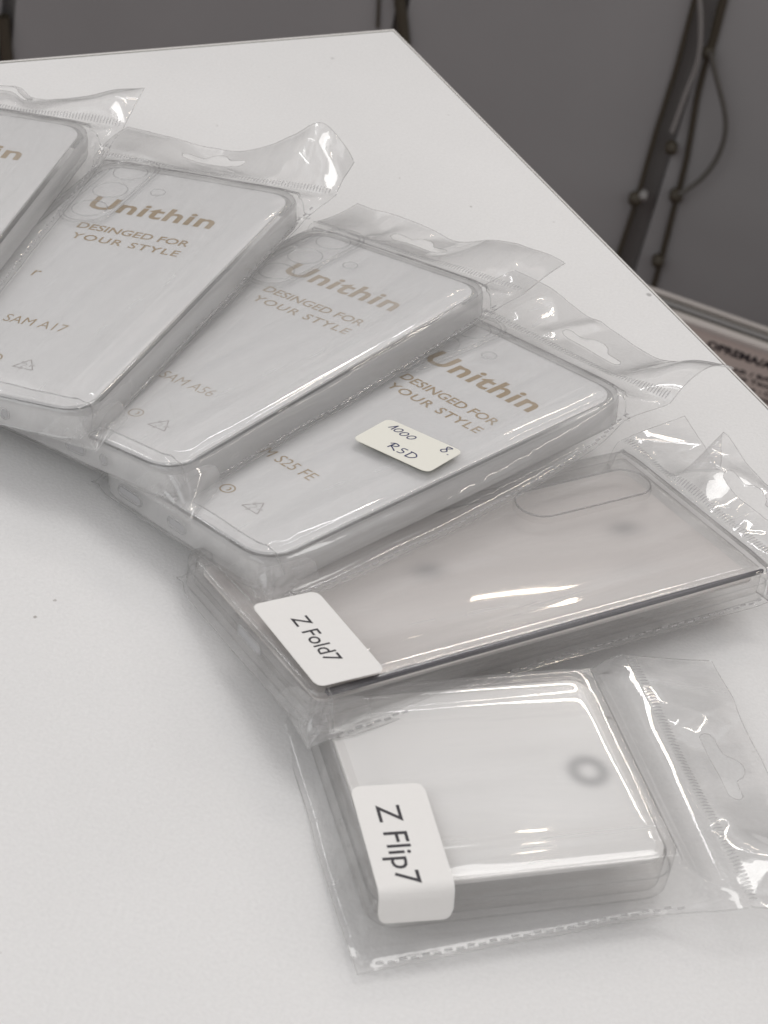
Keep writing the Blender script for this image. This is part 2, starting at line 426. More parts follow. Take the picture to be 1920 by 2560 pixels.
# carton on the floor in front of the cabinet
def build_carton():
    base = on_plane((1700, 790), (0, 1020, 0), (0, 1, 0))
    a = on_plane((1640, 757), (0, 1020, 0), (0, 1, 0)); yaw = -.20
    ux = np.array([math.cos(yaw), math.sin(yaw), 0]); uy = np.array([-math.sin(yaw), math.cos(yaw), 0]); uz = np.array([0, 0, 1.])
    z1 = -560.0
    nrm = -uy
    P0 = on_plane((1640, 785), (a[0], 1020, 0), nrm)   # a point on the front face
    ztop = P0[2]
    e = tag(bpy.data.objects.new('carton', None), 'brown grey carton with black printed words, standing low behind the right table edge', 'box')
    org = np.array([P0[0], P0[1], -750.0]); rot = np.column_stack([ux, uy, uz])
    e.matrix_world = Matrix.Translation(Vector(org * MM)) @ Matrix(rot.tolist()).to_4x4()
    link(e)
    h = ztop + 750
    mb = MB(); mb.box((150, 17, h / 2), (190, 17, h / 2)); mb.build('body', M_carton, e, smooth=False)
    mb = MB(); mb.box((150, 4, h + 2), (192, 5, 2.2)); mb.box((150, 13, h + .6), (190, 3, .6), m=2); mb.box((150, 19.5, h + 1.5), (190, 3.2, 1.6), m=1); mb.box((150, 26, h + .5), (190, 2.6, .5), m=2); mb.box((150, 31, h + 2), (192, 2.5, 2.2)); mb.build('lid', [M_cartonband, M_channel, M_joint], e, smooth=False)
    return e, org, rot, h
CARTON = build_carton()

# ------------------------------------------------------------------ lettering
def text_mesh(txt, size, bold=0.0, sx=1.0, spacing=1.0, align='LEFT', res=3):
    cu = bpy.data.curves.new('t', 'FONT'); cu.body = txt; cu.size = size; cu.offset = bold
    cu.space_character = spacing; cu.align_x = align; cu.resolution_u = res; cu.fill_mode = 'FRONT'
    o = bpy.data.objects.new('t', cu); COL.objects.link(o)
    bpy.context.view_layer.update()
    dg = bpy.context.evaluated_depsgraph_get()
    me = bpy.data.meshes.new_from_object(o.evaluated_get(dg))
    V = np.array([v.co[:] for v in me.vertices]).reshape(-1, 3); Fs = [tuple(p.vertices) for p in me.polygons]
    V[:, 0] *= sx
    bpy.data.objects.remove(o); bpy.data.curves.remove(cu); bpy.data.meshes.remove(me)
    return V, Fs
def put_text(mb, txt, m, x0, x1, ybase, cap, z, bold=0.0, rot=0.0, spacing=1.0, origin=None):
    """text filling x0..x1 with the given cap height; rot turns it about origin"""
    V, Fs = text_mesh(txt, 10, bold, spacing=spacing)
    H, _ = text_mesh('H', 10, bold)
    k = cap / (H[:, 1].max() - H[:, 1].min())
    V = V.copy(); V[:, 1] *= k
    w = V[:, 0].max() - V[:, 0].min(); V[:, 0] = (V[:, 0] - V[:, 0].min()) * (x1 - x0) / w
    P = np.column_stack([x0 + V[:, 0], ybase + V[:, 1], np.full(len(V), z)])
    if rot:
        o = np.array(origin if origin is not None else (x0, ybase))
        c, s = math.cos(rot), math.sin(rot)
        q = P[:, :2] - o; P[:, :2] = o + np.column_stack([q[:, 0] * c - q[:, 1] * s, q[:, 0] * s + q[:, 1] * c])
    mb.add(P, Fs, m)
def stroke(mb, pts, w, z, m, xf=None, n=6):
    P = cr(np.array(pts, float), n) if len(pts) > 2 else np.array(pts, float)
    T = np.gradient(P, axis=0); T /= np.linalg.norm(T, axis=1)[:, None] + 1e-9
    Nn = np.column_stack([-T[:, 1], T[:, 0]]) * w / 2
    A = P + Nn; B = P - Nn
    V = []
    for a, b in zip(A, B): V += [(a[0], a[1], z), (b[0], b[1], z)]
    if xf: V = [(*xf(p[0], p[1]), p[2]) for p in V]
    mb.add(V, [(2 * i, 2 * i + 1, 2 * i + 3, 2 * i + 2) for i in range(len(P) - 1)], m)

def carton_text():
    e, org, rot, h = CARTON
    mb = MB()
    def loc(px):
        n = -rot[:, 1]; p = on_plane(px, org, n); q = rot.T @ (p - org); return q[0], q[2]
    def line(txt, pa, pb, cap, bold):
        xa_, za = loc(pa); xb_, zb = loc(pb)
        V = MB(); put_text(V, txt, 0, 0, math.hypot(xb_ - xa_, zb - za), 0, cap, 0, bold)
        a = math.atan2(zb - za, xb_ - xa_); c, s = math.cos(a), math.sin(a)
        mb.add([(xa_ + p[0] * c - p[1] * s, -.6, za + p[0] * s + p[1] * c) for p in V.v], V.f)
    line('OPREMA/AUDIO', (1766, 867), (2010, 954), 8.0, .35)
    line('AR / BAT / PIN', (1828, 926), (2010, 980), 4.2, .3)
    line('rene Tecnim Tene', (1818, 938), (2020, 1002), 4.2, .3)
    line('one - Cleaner mob', (1850, 968), (2040, 1030), 4.2, .3)
    line('tone mobil stan', (1868, 990), (2060, 1054), 4.2, .3)
    mb.build('lettering', M_black, e, smooth=False)
carton_text()

# ------------------------------------------------------------------ packages
POSE = {
 1: (-183.75, 79.72, 20.59, -0.06342, -0.0563, -0.11635),
 2: (-112.62, 63.81, 21.04, -0.23029, -0.02402, -0.20162),
 3: (-56.22, 51.07, 19.59, -0.51838, -0.00352, -0.20541),
 4: (-9.71, 20.30, 18.76, -0.6588, 0.00092, -0.18699),
 5: (31.78, -32.79, 16.83, -0.88176, -0.01358, -0.13539),
 6: (44.54, -118.91, 16.78, -1.16541, 0.03804, -0.03475)}
DIM = {1: (81, 167, 11), 2: (81.5, 168, 11), 3: (81.2, 166.5, 11), 4: (80, 164, 11), 5: (77, 167, 12), 6: (75, 84.5, 15.5)}
def package(i, name, label, cat, group=None):
    x, y, z, yaw, tx, ty = POSE[i]; w, l, t = DIM[i]
    R = Rm('z', yaw) @ Rm('x', tx) @ Rm('y', ty)
    o = np.array([x, y, z]) - R[:, 2] * t + (R[:, 1] * 2.5 if i == 5 else 0)
    e = bpy.data.objects.new(name, None); e.empty_display_size = .02
    e.matrix_world = Matrix.Translation(Vector(o * MM)) @ Matrix(R.tolist()).to_4x4()
    tag(e, label, cat, group); link(e)
    return e

def bag(i, e, hd, flange, endw=1.0, endflange=.4, seed=0, amp=.17, weldz=-4, slant=0.0, ydir=0.12, lift=.7, tent=1.0, dome=.5, ear=None, crease=()):
    """film sleeve round the box i and its header flap; hd = header tables, flange = [(y, x_out)]"""
    w, l, t = DIM[i]; hw, hl = w / 2, l / 2
    zb = -t + .6
    lift = lift + .75 * tent
    ph = seed * 13.7
    # half profile across: (x, z)
    pr = [(0, 0), (hw - 15, 0), (hw - 11, -.12), (hw - 6, -.12 - .42 * tent), (hw - 2.5, -.5 - .9 * tent), (hw + .4 + slant * .1, -1.9 - 1.1 * tent), (hw + 1.6 + slant * .4, -t * .5), (hw + 2.4 + slant * .8, zb + 1.0), (hw + 3.6 + slant, zb + .1), (hw + 5.5 + slant, zb)]
    sp = cr(pr, 10)
    inner = sp[sp[:, 0] < hw - 13]; outer = sp[sp[:, 0] >= hw - 13]
    half = np.vstack([resample(inner, 1.3), resample(outer, .55)])
    X = np.r_[-half[::-1, 0][:-1], half[:, 0]]; ZX = np.r_[half[::-1, 1][:-1], half[:, 1]]
    pe = [(0, 0), (hl - 12, 0), (hl - 5, -.12), (hl - 1.5, -.7), (hl + .6, -2.2), (hl + .8 + endw * .35, -t * .5), (hl + .9 + endw * .8, zb + 1.0), (hl + 1 + endw, zb + .2), (hl + 1 + endw + endflange, zb)]
    if slant:
        pe = [(0, 0), (hl - 14, 0), (hl - 8, -.2), (hl - 3, -.75), (hl + .2, -2.2), (hl + 2.0, -5), (hl + 3.4, -9), (hl + endw - .4, zb + 1.2), (hl + 1 + endw, zb + .2), (hl + 1 + endw + endflange, zb)]
    se = cr(pe, 10)
    en = np.vstack([resample(se[se[:, 0] < hl - 6], 1.6), resample(se[se[:, 0] >= hl - 6], .6)])
    wy = hd['y0']
    ph_ = [(0, 0), (hl - 10, 0), (hl - 3, -.2), (hl - .5, -.7), (hl + 2, -1.6), ((hl + wy) / 2 + 1.2, weldz * .75), (wy, weldz)]
    sh = cr(ph_, 10)
    hn = np.vstack([resample(sh[sh[:, 0] < hl - 6], 1.6), resample(sh[sh[:, 0] >= hl - 6], .8)])
    Y = np.r_[-en[::-1, 0][:-1], hn[:, 0]]; ZY = np.r_[en[::-1, 1][:-1], hn[:, 1]]
    GX, GY = np.meshgrid(X, Y); DX, DY = np.meshgrid(-ZX, -ZY)
    D = (np.maximum(DX, 0) ** 4 + np.maximum(DY, 0) ** 4) ** .25
    D = np.minimum(D, t - .55 + 0 * D)
    # towards the weld the whole cross-section flattens out
    hb = sm(hl - 8, wy, GY)
    Z = lift - D
    Z = Z * (1 - hb) + (weldz + 0.0) * hb
    # across spread: flange width by y, header width at the weld
    fy = crx([q[0] for q in flange], [q[1] for q in flange], GY)
    of = sm(hw - 1, hw + 5.5 + slant, np.abs(GX))
    tgt = np.where(GX > 0, fy, hw + 6 if i == 6 else hw + 3.2)
    ext = (tgt - (hw + 5.5 + slant)) * of
    GX2 = GX + np.sign(GX) * ext
    hwid = hd['hw']
    GX2 = GX2 * (1 - hb) + (GX / (hw + 5.5 + slant) * hwid) * hb
    # wrinkles: long streaks mostly along y, fans at corners, crumple at the ends
    c, s = math.cos(ydir), math.sin(ydir)
    u = GX * c + GY * s; v = -GX * s + GY * c
    wr = amp * (1.5 * vnoise(u / 12 + ph, v / 85 + ph, 0) * 2 + .22 * vnoise(u / 4.6 + ph, v / 60, 1) * 2 + .14 * ridge(u / 6 + ph, v / 40 + 3, 2))
    for (cx, cy, a, st) in crease:   # fans of fine folds running out of a corner
        dx, dy = GX - cx, GY - cy; rr = np.hypot(dx, dy) + 1e-3; th = np.arctan2(dy, dx)
        wr = wr + st * .45 * ridge(th * a + ph, rr / 60, 3) * np.exp(-(rr / 42) ** 2) * sm(0, 6, rr)
    side = sm(hw - 2, hw + 2, np.abs(GX)) ; endm = sm(hl - 2, hl + 2, -GY)
    crump = .55 * ridge(GX / 7 + ph, GY / 8, 4) * sm(9, 0, np.hypot(np.abs(GX) - hw - 1, GY + hl + 1))
    crump2 = .12 * ridge(GX / 9 + ph, GY / 5, 5) * sm(12, 0, np.hypot(np.abs(GX) - hw - 1, GY - hl - 1))
    sway = .55 * vnoise(GY / 22 + ph, 0 * GY + 5, 2) * side
    Z = Z + dome * np.clip(1 - (GX / hw) ** 2, 0, 1) * sm(0, 12, hl - np.abs(GY))
    Z2 = Z + wr * (1 - side * .7) * (1 - .6 * endm) + (crump + crump2) * .8
    Z2 = np.maximum(Z2, -t + .15)
    top = (np.abs(GX) < hw - 1) & (GY > -hl + 1) & (GY < hl - 1)
    Z2 = np.where(top, np.maximum(Z2, .22), Z2)
    GX2 = GX2 + np.sign(GX) * (sway + crump * 1.2 + .18 * vnoise(GY / 3.1 + ph, GX * 0 + 1, 3) * side)
    GY2 = GY - endm * (.9 * vnoise(GX / 17 + ph, 0 * GX + 9, 1) + .9 * np.abs(crump))
    rc = 11.0
    for sgy, stg in ((-1, .8), (1, .6)) if i != 6 else ():
        cx_, cy_ = hw - rc, sgy * (hl - rc)
        ddx = np.abs(GX2) - cx_; ddy = (GY2 - cy_) * sgy
        qd = (ddx > 0) & (ddy > 0)
        ddx = np.maximum(ddx, 1e-6); ddy = np.maximum(ddy, 1e-6)
        ro = np.maximum(ddx, ddy); eu = np.hypot(ddx, ddy)
        ang = np.minimum(ddx, ddy) / ro
        earf = 1 + .17 * np.exp(-((ang - 1) / .10) ** 2) * sm(-2, -t + 1, Z2)
        k_ = stg * qd * (1 - hb)
        fx_ = (1 - k_) + k_ * ro / eu * earf
        GX2 = np.where(qd, np.sign(GX2) * (cx_ + ddx * fx_), GX2); GY2 = np.where(qd, cy_ + sgy * ddy * fx_, GY2)
    ny, nx = GX.shape
    V = np.stack([GX2, GY2, Z2], -1).reshape(-1, 3)
    Fs = []; fm = []
    for a in range(ny - 1):
        for b in range(nx - 1):
            Fs.append((a * nx + b, a * nx + b + 1, (a + 1) * nx + b + 1, (a + 1) * nx + b))
            fm.append(0)
    # bottom sheet under the flange, joined at the rim
    Vb = np.stack([GX2, GY2, np.minimum(Z2 - .25, np.maximum(-t + .05, weldz - .3) * hb + (-t + .05) * (1 - hb))], -1)
    keep = (np.abs(GX) > hw - 3) | (GY > hl - 3) | (GY < -hl + 3)
    base = len(V); V = np.vstack([V, Vb.reshape(-1, 3)])
    for a in range(ny - 1):
        for b in range(nx - 1):
            if keep[a, b] and keep[a + 1, b + 1] and keep[a, b + 1] and keep[a + 1, b]:
                Fs.append((base + a * nx + b, base + (a + 1) * nx + b, base + (a + 1) * nx + b + 1, base + a * nx + b + 1)); fm.append(1)
    slv = mk('sleeve', V, Fs, [M_film, M_filmlow], e, fm, True, up=t)
    # rim line and stitched weld down the right side
    mb = MB()
    r0 = np.array([GX2[:, -1], GY2[:, -1], Z2[:, -1] - .1]).T
    mb.tube(r0[::2], .12, 5)
    rl = np.array([GX2[:, 0], GY2[:, 0], Z2[:, 0] - .1]).T
    mb.tube(rl[::2], .09, 5)
    rb = np.array([GX2[0], GY2[0], Z2[0] - .1]).T
    mb.tube(rb[::2], .09, 5)
    mb.build('rim', M_filmedge, slv, up=t)
    mb = MB()
    ys = np.arange(-hl, hl, 3.1)
    rx = np.interp(ys, Y, GX2[:, -1]); rz_ = np.interp(ys, Y, Z2[:, -1])
    for q, (yy, xx, zz) in enumerate(zip(ys, rx, rz_)):
        mb.box((xx - 1.9 + (.5 if q % 2 else 0), yy, zz + .25), (.34, 1.0, .12))
    mb.build('side_weld', M_weld, slv, smooth=False, up=t)
    # ---------------- header flap
    cols = np.array(hd['u'], float)
    nu = int(2 * hwid / .8); nq = int(hd.get('len', 30) / .8)
    us = np.linspace(cols[0], cols[-1], nu); qs = np.linspace(0, 1, nq)
    x0 = us / cols[-1] * hwid
    xt = crx(cols, hd.get('xt', cols), us); zt = crx(cols, hd['zt'], us); yt = crx(cols, np.broadcast_to(hd['yt'], cols.shape), us)
    zm = crx(cols, hd['zm'], us); ym = crx(cols, np.broadcast_to(hd.get('ym', (wy + np.array(hd['yt'])) / 2), cols.shape), us)
    xm = crx(cols, hd.get('xm', (cols / cols[-1] * hwid + np.array(hd.get('xt', cols))) / 2), us)
    z0 = np.full_like(us, weldz); y0 = np.full_like(us, wy)
    def quad(a, m_, b_): # passes through m at q=.5
        k = 2 * m_ - .5 * (a + b_)
        q = qs[:, None]
        return (1 - q) ** 2 * a + 2 * q * (1 - q) * k + q * q * b_
    HX, HY, HZ = quad(x0, xm, xt), quad(y0, ym, yt), quad(z0, zm, zt)
    UU, QQ = np.meshgrid(us, qs)
    ql = QQ * hd.get('len', 30)
    fade = sm(0, .25, QQ)
    HZ0 = HZ
    def folds():
        rr_ = np.random.RandomState(seed * 7 + 3); Z_ = np.zeros_like(UU)
        for n_ in range(hd.get('nf', 4)):
            u_, q_, a_ = rr_.uniform(cols[0] * .8, cols[-1] * .8), rr_.uniform(4, 26), rr_.uniform(.5, 2.6)
            d_ = np.abs((UU - u_) * math.sin(a_) - (ql - q_) * math.cos(a_)); al = np.abs((UU - u_) * math.cos(a_) + (ql - q_) * math.sin(a_))
            w_ = rr_.uniform(5, 10); Z_ += rr_.choice([-1, 1]) * rr_.uniform(.5, 1.25) * np.clip(1 - d_ / w_, 0, 1) * sm(26, 8, al)
        return Z_
    FO = folds()
    def wav(k):
        return fade * (FO * hd.get('fa', 1.0) + hd.get('amp', .8) * ridge(UU / 19 + ph + QQ * .8, ql / 40 + UU / 60 + k * .13, k % 6) + .07 * vnoise(UU / 5 + ph, ql / 9, (k + 1) % 6)) +   .03 * (1 - fade) * vnoise(UU / 2.5 + ph, ql / 4, 2)
    hx, hy = hd.get('hole', (0, .5))[0], hd.get('hole', (0, .5))[1] * hd.get('len', 30)
    hs = hd.get('hs', 1.0)
    # euro slot outline in flap coordinates (mm)
    ho = []
    for a in np.linspace(-math.pi / 2, math.pi / 2, 9): ho.append((13 - 2.6 + 2.6 * math.cos(a), 2.6 * math.sin(a)))
    ho += [(5.5, 2.9), (4.6, 4.2), (3.4, 6.0), (1.8, 7.0), (0, 7.3), (-1.8, 7.0), (-3.4, 6.0), (-4.6, 4.2), (-5.5, 2.9)]
    for a in np.linspace(math.pi / 2, 3 * math.pi / 2, 9): ho.append((-13 + 2.6 + 2.6 * math.cos(a), 2.6 * math.sin(a)))
    ho = resample(np.vstack([ho, ho[0]]), .35) * hs + np.array([hx, hy])
    PU, PQ = UU.copy(), ql.copy()
    P2 = np.stack([PU, PQ], -1).reshape(-1, 2)
    dd = np.linalg.norm(P2[:, None, :] - ho[None, ::2, :], axis=2) if len(P2) < 9000 else None
    Fs = []; V = []
    hl_ = []
    from math import pi
    poly = ho
    def inside(p):
        x_, y_ = p[:, 0], p[:, 1]; r = np.zeros(len(p), bool)
        j = len(poly) - 1
        for a in range(len(poly)):
            xi, yi = poly[a]; xj, yj = poly[j]
            cnd = ((yi > y_) != (yj > y_)) & (x_ < (xj - xi) * (y_ - yi) / (yj - yi + 1e-12) + xi)
            r ^= cnd; j = a
        return r
    d2 = np.full(len(P2), 1e9); near = np.zeros(len(P2), int)
    box_ = (np.abs(P2[:, 0] - hx) < 16 * hs) & (np.abs(P2[:, 1] - hy) < 10 * hs)
    idx = np.where(box_)[0]
    dm = np.linalg.norm(P2[idx][:, None] - ho[None], axis=2); near[idx] = dm.argmin(1); d2[idx] = dm.min(1)
    mv = d2 < .5
    du = (us[1] - us[0]); dq = ql[1, 0] - ql[0, 0]
    newp = P2.copy(); newp[mv] = ho[near[mv]]
    # remap by bilinear lookup of the surface
    def lookup(A):
        fu = np.clip((newp[:, 0] - us[0]) / du, 0, nu - 1.001); fq = np.clip(newp[:, 1] / dq, 0, nq - 1.001)
        iu, iq = fu.astype(int), fq.astype(int); a, b = fu - iu, fq - iq
        return (A[iq, iu] * (1 - a) + A[iq, iu + 1] * a) * (1 - b) + (A[iq + 1, iu] * (1 - a) + A[iq + 1, iu + 1] * a) * b
    sheets = []; hm = []
    ctr = None
    zfloor = hd.get('floor', -1e9)
    for k in (0, 1):
        Zk = HZ0 + wav(k + seed) * (1 if k == 0 else .8) - k * (.25 + .5 * fade * (.4 + np.abs(vnoise(UU / 20, ql / 15, 3))))
        Zk = np.maximum(Zk, zfloor)
        Vk = np.stack([lookup(HX), lookup(HY), lookup(Zk)], 1)
        sheets.append(Vk)
        b0 = len(V); V += [tuple(p) for p in Vk]
        cen = []; fl = []
        for a in range(nq - 1):
            for b in range(nu - 1):
                q = (a * nu + b, a * nu + b + 1, (a + 1) * nu + b + 1, (a + 1) * nu + b)
                fl.append(q); cen.append(newp[list(q)].mean(0))
        ins = inside(np.array(cen))
        add_ = [tuple(j + b0 for j in q) for q, s_ in zip(fl, ins) if not s_]
        Fs += add_; hm += [k] * len(add_)
    fb = mk('header_flap', V, Fs, [M_header, M_headerlow], e, hm, True, up=t)
    G0 = sheets[0].reshape(nq, nu, 3)
    mb = MB()
    mb.tube(G0[:, -1][::2], .13, 5); mb.tube(G0[:, 0][::2], .13, 5); mb.tube(G0[-1][::2], .12, 5)
    hp = []
    for p in ho[::3]:
        fu = np.clip((p[0] - us[0]) / du, 0, nu - 1.001); fq = np.clip(p[1] / dq, 0, nq - 1.001); iu, iq = int(fu), int(fq); a, b = fu - iu, fq - iq
        hp.append(G0[iq, iu] * (1 - a) * (1 - b) + G0[iq, iu + 1] * a * (1 - b) + G0[iq + 1, iu] * (1 - a) * b + G0[iq + 1, iu + 1] * a * b)
    mb.tube(hp, .10, 5, closed=True)
    mb.build('rim', M_filmedge, fb, up=t)
    # weld ticks along the foot of the flap, two staggered rows
    mb = MB()
    for row, (qa, qb) in enumerate(((0.6, 3.2),)):
        for uu in np.arange(cols[0] + 1.5, cols[-1] - 1.5, 1.25):
            def at(u_, q_):
                fu = np.clip((u_ - us[0]) / du, 0, nu - 1.001); fq = q_ / dq; iu, iq = int(fu), int(fq); a, b = fu - iu, fq - iq
                return G0[iq, iu] * (1 - a) * (1 - b) + G0[iq, iu + 1] * a * (1 - b) + G0[iq + 1, iu] * (1 - a) * b + G0[iq + 1, iu + 1] * a * b
            A = at(uu, qa) + (0, 0, .16); B_ = at(uu, qb) + (0, 0, .16)
            mb.tube([A, (A + B_) / 2 + (0, 0, .18), B_], [.16, .26, .16], 5)
    mb.build('weld_ticks', M_weld, fb, up=t)
    if ear:
        tip = np.array(ear, float)
        base_ = cr([(hw + 4.2, -hl + 17, -t + 1.0), (hw + 1.8, -hl + 15, -3.2), (hw - .3, -hl + 1.2, -1.2), (hw - 9, -hl - .6, -2.6), (hw - 17, -hl - 1.6, -t + 1.2)], 9)
        nb, nv = len(base_), 18
        V = []; dirn = np.array([.5, -.5, .7])
        for a in range(nv):
            q = (a / (nv - 1)) ** .8
            for b in range(nb):
                w_ = b / (nb - 1)
                P = base_[b] * (1 - q) + tip * q
                P = P + dirn * (math.sin(math.pi * q) * (1.5 * float(ridge(w_ * 4.2 + ph, q * 1.4 + ph, 1)) - .9) + .35 * float(vnoise(w_ * 9 + ph, q * 5, 2)) * math.sin(math.pi * q))
                P[2] = max(P[2], -t + .2)
                V.append(P)
        Fs = [(a * nb + b, a * nb + b + 1, (a + 1) * nb + b + 1, (a + 1) * nb + b) for a in range(nv - 1) for b in range(nb - 1)]
        mk('corner_fold', V, Fs, [M_header], slv, None, True, up=t)
    return slv, fb

def shell(w, l, t, r, zs, inset_top=3.0):
    """rounded tray with open underside"""
    mb = MB()
    prof = [(inset_top + 2, 0), (inset_top, 0), (inset_top * .5, -.25), (inset_top * .2, -.9), (0.15, -2.0), (0, -3.2), (0, -t + 1.6), (.25, -t + .5), (.8, -t), (1.6, -t), (1.9, -t + .8), (1.7, -t + 2), (1.7, -2.8), (2.4, -1.8), (inset_top + 1.5, -1.15)]
    rings = [[(p[0], p[1], z) for p in rrect(w - 2 * d, l - 2 * d, max(r - d, 1.2))] for d, z in prof]
    loft(mb, rings[:4]); loft(mb, rings[3:13], m=1); loft(mb, rings[12:])
    mb.add(rings[0], [tuple(range(len(rings[0])))])
    mb.add(rings[-1], [tuple(range(len(rings[-1])))[::-1]])
    return mb
def ringmesh(cx, cy, r, z, tube=.45, n=28, ry=None):
    mb = MB(); ry = ry or r
    mb.tube([(cx + r * math.cos(a), cy + ry * math.sin(a), z) for a in np.linspace(0, 2 * math.pi, n, endpoint=False)], tube, 6, closed=True)
    return mb

def slim_case(i, e, model, port, cam_style):
    w, l, t = DIM[i]; w0, l0 = w, l
    cs = shell(w0, l0, t, 11, 0).build('phone_case', [M_tpu, M_tpuwall], e, up=t)
    # card with printing
    mb = MB()
    rr = lambda ins, z: [(p[0], p[1], z) for p in rrect(w0 - 2 * ins, l0 - 2 * ins, 11 - ins * .5)]
    loft(mb, [rr(3.4, -2.3), rr(3.4, -1.45)], m=0, cap0=True, cap1=True)
    z = -1.40
    dx = {1: 1.4, 2: -2.0, 3: 1.0, 4: 3.4}[i]; dy = 2.4
    T0 = MB()
    put_text(T0, 'Unithin', 1, -26.4, 22.2, 43.2, 10.0, z, bold=.24, spacing=1.08)
    put_text(T0, 'DESINGED FOR', 1, -22, 20.9, 27.4, 4.4, z, bold=.17)
    put_text(T0, 'YOUR STYLE', 1, -20.5, 20.9, 19.5, 4.3, z, bold=.17, spacing=1.15)
    a_, b_ = {'SAM A17': (-12, 10.3), 'SAM A56': (-7, 14.8), 'SAM S25 FE': (-21.5, 8.4)}[model]
    put_text(T0, model, 1, a_, b_, -42, 4.7, z)
    tx = {2: 9.6, 3: 15.4, 4: 9.4}.get(i, 9.2)
    T3 = np.array([(tx - 3.5, -67), (tx + 3.5, -67), (tx, -61.3)])
    for a in range(3):
        p, q = T3[a], T3[(a + 1) % 3]; m_ = p + (q - p) * .42; m2 = p + (q - p) * .58
        stroke(T0, [p, m_], .42, z, 2); stroke(T0, [m2, q], .42, z, 2)
        dn = (q - p) / np.linalg.norm(q - p); nn = np.array([-dn[1], dn[0]])
        stroke(T0, [m_ + nn * .9 - dn * .5, m_ + dn * .7], .32, z, 2); stroke(T0, [m_ - nn * .9 - dn * .5, m_ + dn * .7], .32, z, 2)
    stroke(T0, [(tx - .5, -65.6), (tx + .2, -64.6), (tx - .3, -64)], .25, z, 2)
    cx = {2: -2, 3: 4.2, 4: -4}.get(i, -2)
    stroke(T0, [(cx + 2.3 * math.cos(a), -64 + 2.3 * math.sin(a)) for a in np.linspace(0, 6.283, 14)], .5, z, 1)
    stroke(T0, [(cx + .9 * math.cos(a), -64 + .9 * math.sin(a)) for a in np.linspace(-1.2, 1.6, 7)], .6, z, 1)
    if i == 2: put_text(T0, 'r', 1, -19.0, -16.4, -10.7, 6.0, z)
    b0 = len(mb.v); mb.v += [(p[0] + dx, p[1] + dy, p[2]) for p in T0.v]; mb.f += [tuple(k + b0 for k in q) for q in T0.f]; mb.m += T0.m
    mb.build('insert_card', [M_card, M_goldpale if i == 3 else M_gold, M_greyprint], e, smooth=False, up=t)
    if cam_style == 3:
        for cy_ in (74.6 if l > 165 else 73, 58.5 if l > 165 else 57, 42.5 if l > 165 else 41):
            ringmesh(-25.2, cy_, 6.3, .05, .26).build('lens_ring', M_ring, cs, up=t)
        ringmesh(-8.3, 63, 2.6, .0, .25).build('flash_ring', M_ring, cs, up=t)
        mb = MB(); P = rrect(19, 56, 9, 7, -25.2, 58.5 if l > 165 else 57)
        mb.tube([(p[0], p[1], .0) for p in P], .34, 6, closed=True); mb.build('camera_lip', M_ring, cs, up=t)
        mb = MB(); P = rrect(16.4, 53, 8, 7, -25.2, 58.5 if l > 165 else 57)
        mb.tube([(p[0], p[1], .05) for p in P], .3, 6, closed=True); mb.build('camera_lip', M_ring, cs, up=t)
    # port openings on the bottom end
    for (px_, wid) in port:
        mb = MB(); P = rrect(wid, 3.4, 1.7, 6, px_, -t * .55)
        mb.tube([(p[0], -l / 2 - .05, p[1]) for p in P], .42, 6, closed=True); mb.build('port_rim', M_weld, cs, up=t)
        mb = MB(); P = rrect(wid - .6, 2.8, 1.4, 6, px_, -t * .55)
        mb.add([(p[0], -l / 2 - .12, p[1]) for p in P], [tuple(range(len(P)))]); mb.build('port_hole', M_smoke, cs, up=t, smooth=False)
    return cs

GRP = 'clear bagged phone cases fanned out on the table'
# package 4: the one with the price sticker
p4 = package(4, 'phone_case_pack', 'bagged clear phone case with gold print and cream handwritten price sticker', 'phone case', GRP)
slim_case(4, p4, 'SAM S25 FE', [(-22, 11), (0, 8)], 3)
bag(4, p4, dict(y0=90.8, hw=49, u=[-49, -36, -24, -12, 0, 12, 22, 30, 40, 49], zt=[0, -1, -2.5, -5, -6, -7.5, -7.5, -4.5, -1.5, .3], yt=[121, 122, 122, 121, 121, 120, 119.5, 119.5, 120, 121.5], xt=[-49, -37, -25, -12, 0, 12, 23, 32, 42, 52],
     zm=[-1, -1.5, -2.5, -4, -5, -6, -6, -2, 3, 4.5], hole=(4, .42), amp=.32, len=32), [(-90, 46), (-60, 51), (-30, 51.5), (5, 51), (60, 46), (82, 41), (92, 41)], seed=4, lift=.25, dome=.2, ear=(46.5, -86.5, -10.4), crease=((40, -82, 5, .5), (40, 82, 5, .4), (-5, 82, 4, .25)))
# package 3
p3 = package(3, 'phone_case_pack', 'clear phone case pack third from the top of the fan, its gold print pale behind hazy plastic', 'phone case', GRP)
slim_case(3, p3, 'SAM A56', [(11.9, 2.4), (0, 8)], 3)
bag(3, p3, dict(y0=90.5, hw=47.5, u=[-49, -33, -20, -10, 0, 13, 30, 40, 49], zt=[-6, -6, -7, -8, -8.5, -3.5, -2, -2, -3], yt=[118, 119, 120, 120, 119, 120, 120, 120, 119.5], xt=[-48, -33, -20, -11, -1, 13, 30, 39, 46],
     zm=[-6, -6, -6.5, -7, -7, -3.5, -1.5, -2, -3], hole=(-9, .5), amp=.7, len=30), [(-90, 44), (-40, 43.5), (0, 44), (60, 43), (92, 42)], seed=2, ear=(51, -88, -10.4), crease=((40, -82, 5, .5), (40, 82, 5, .5)))
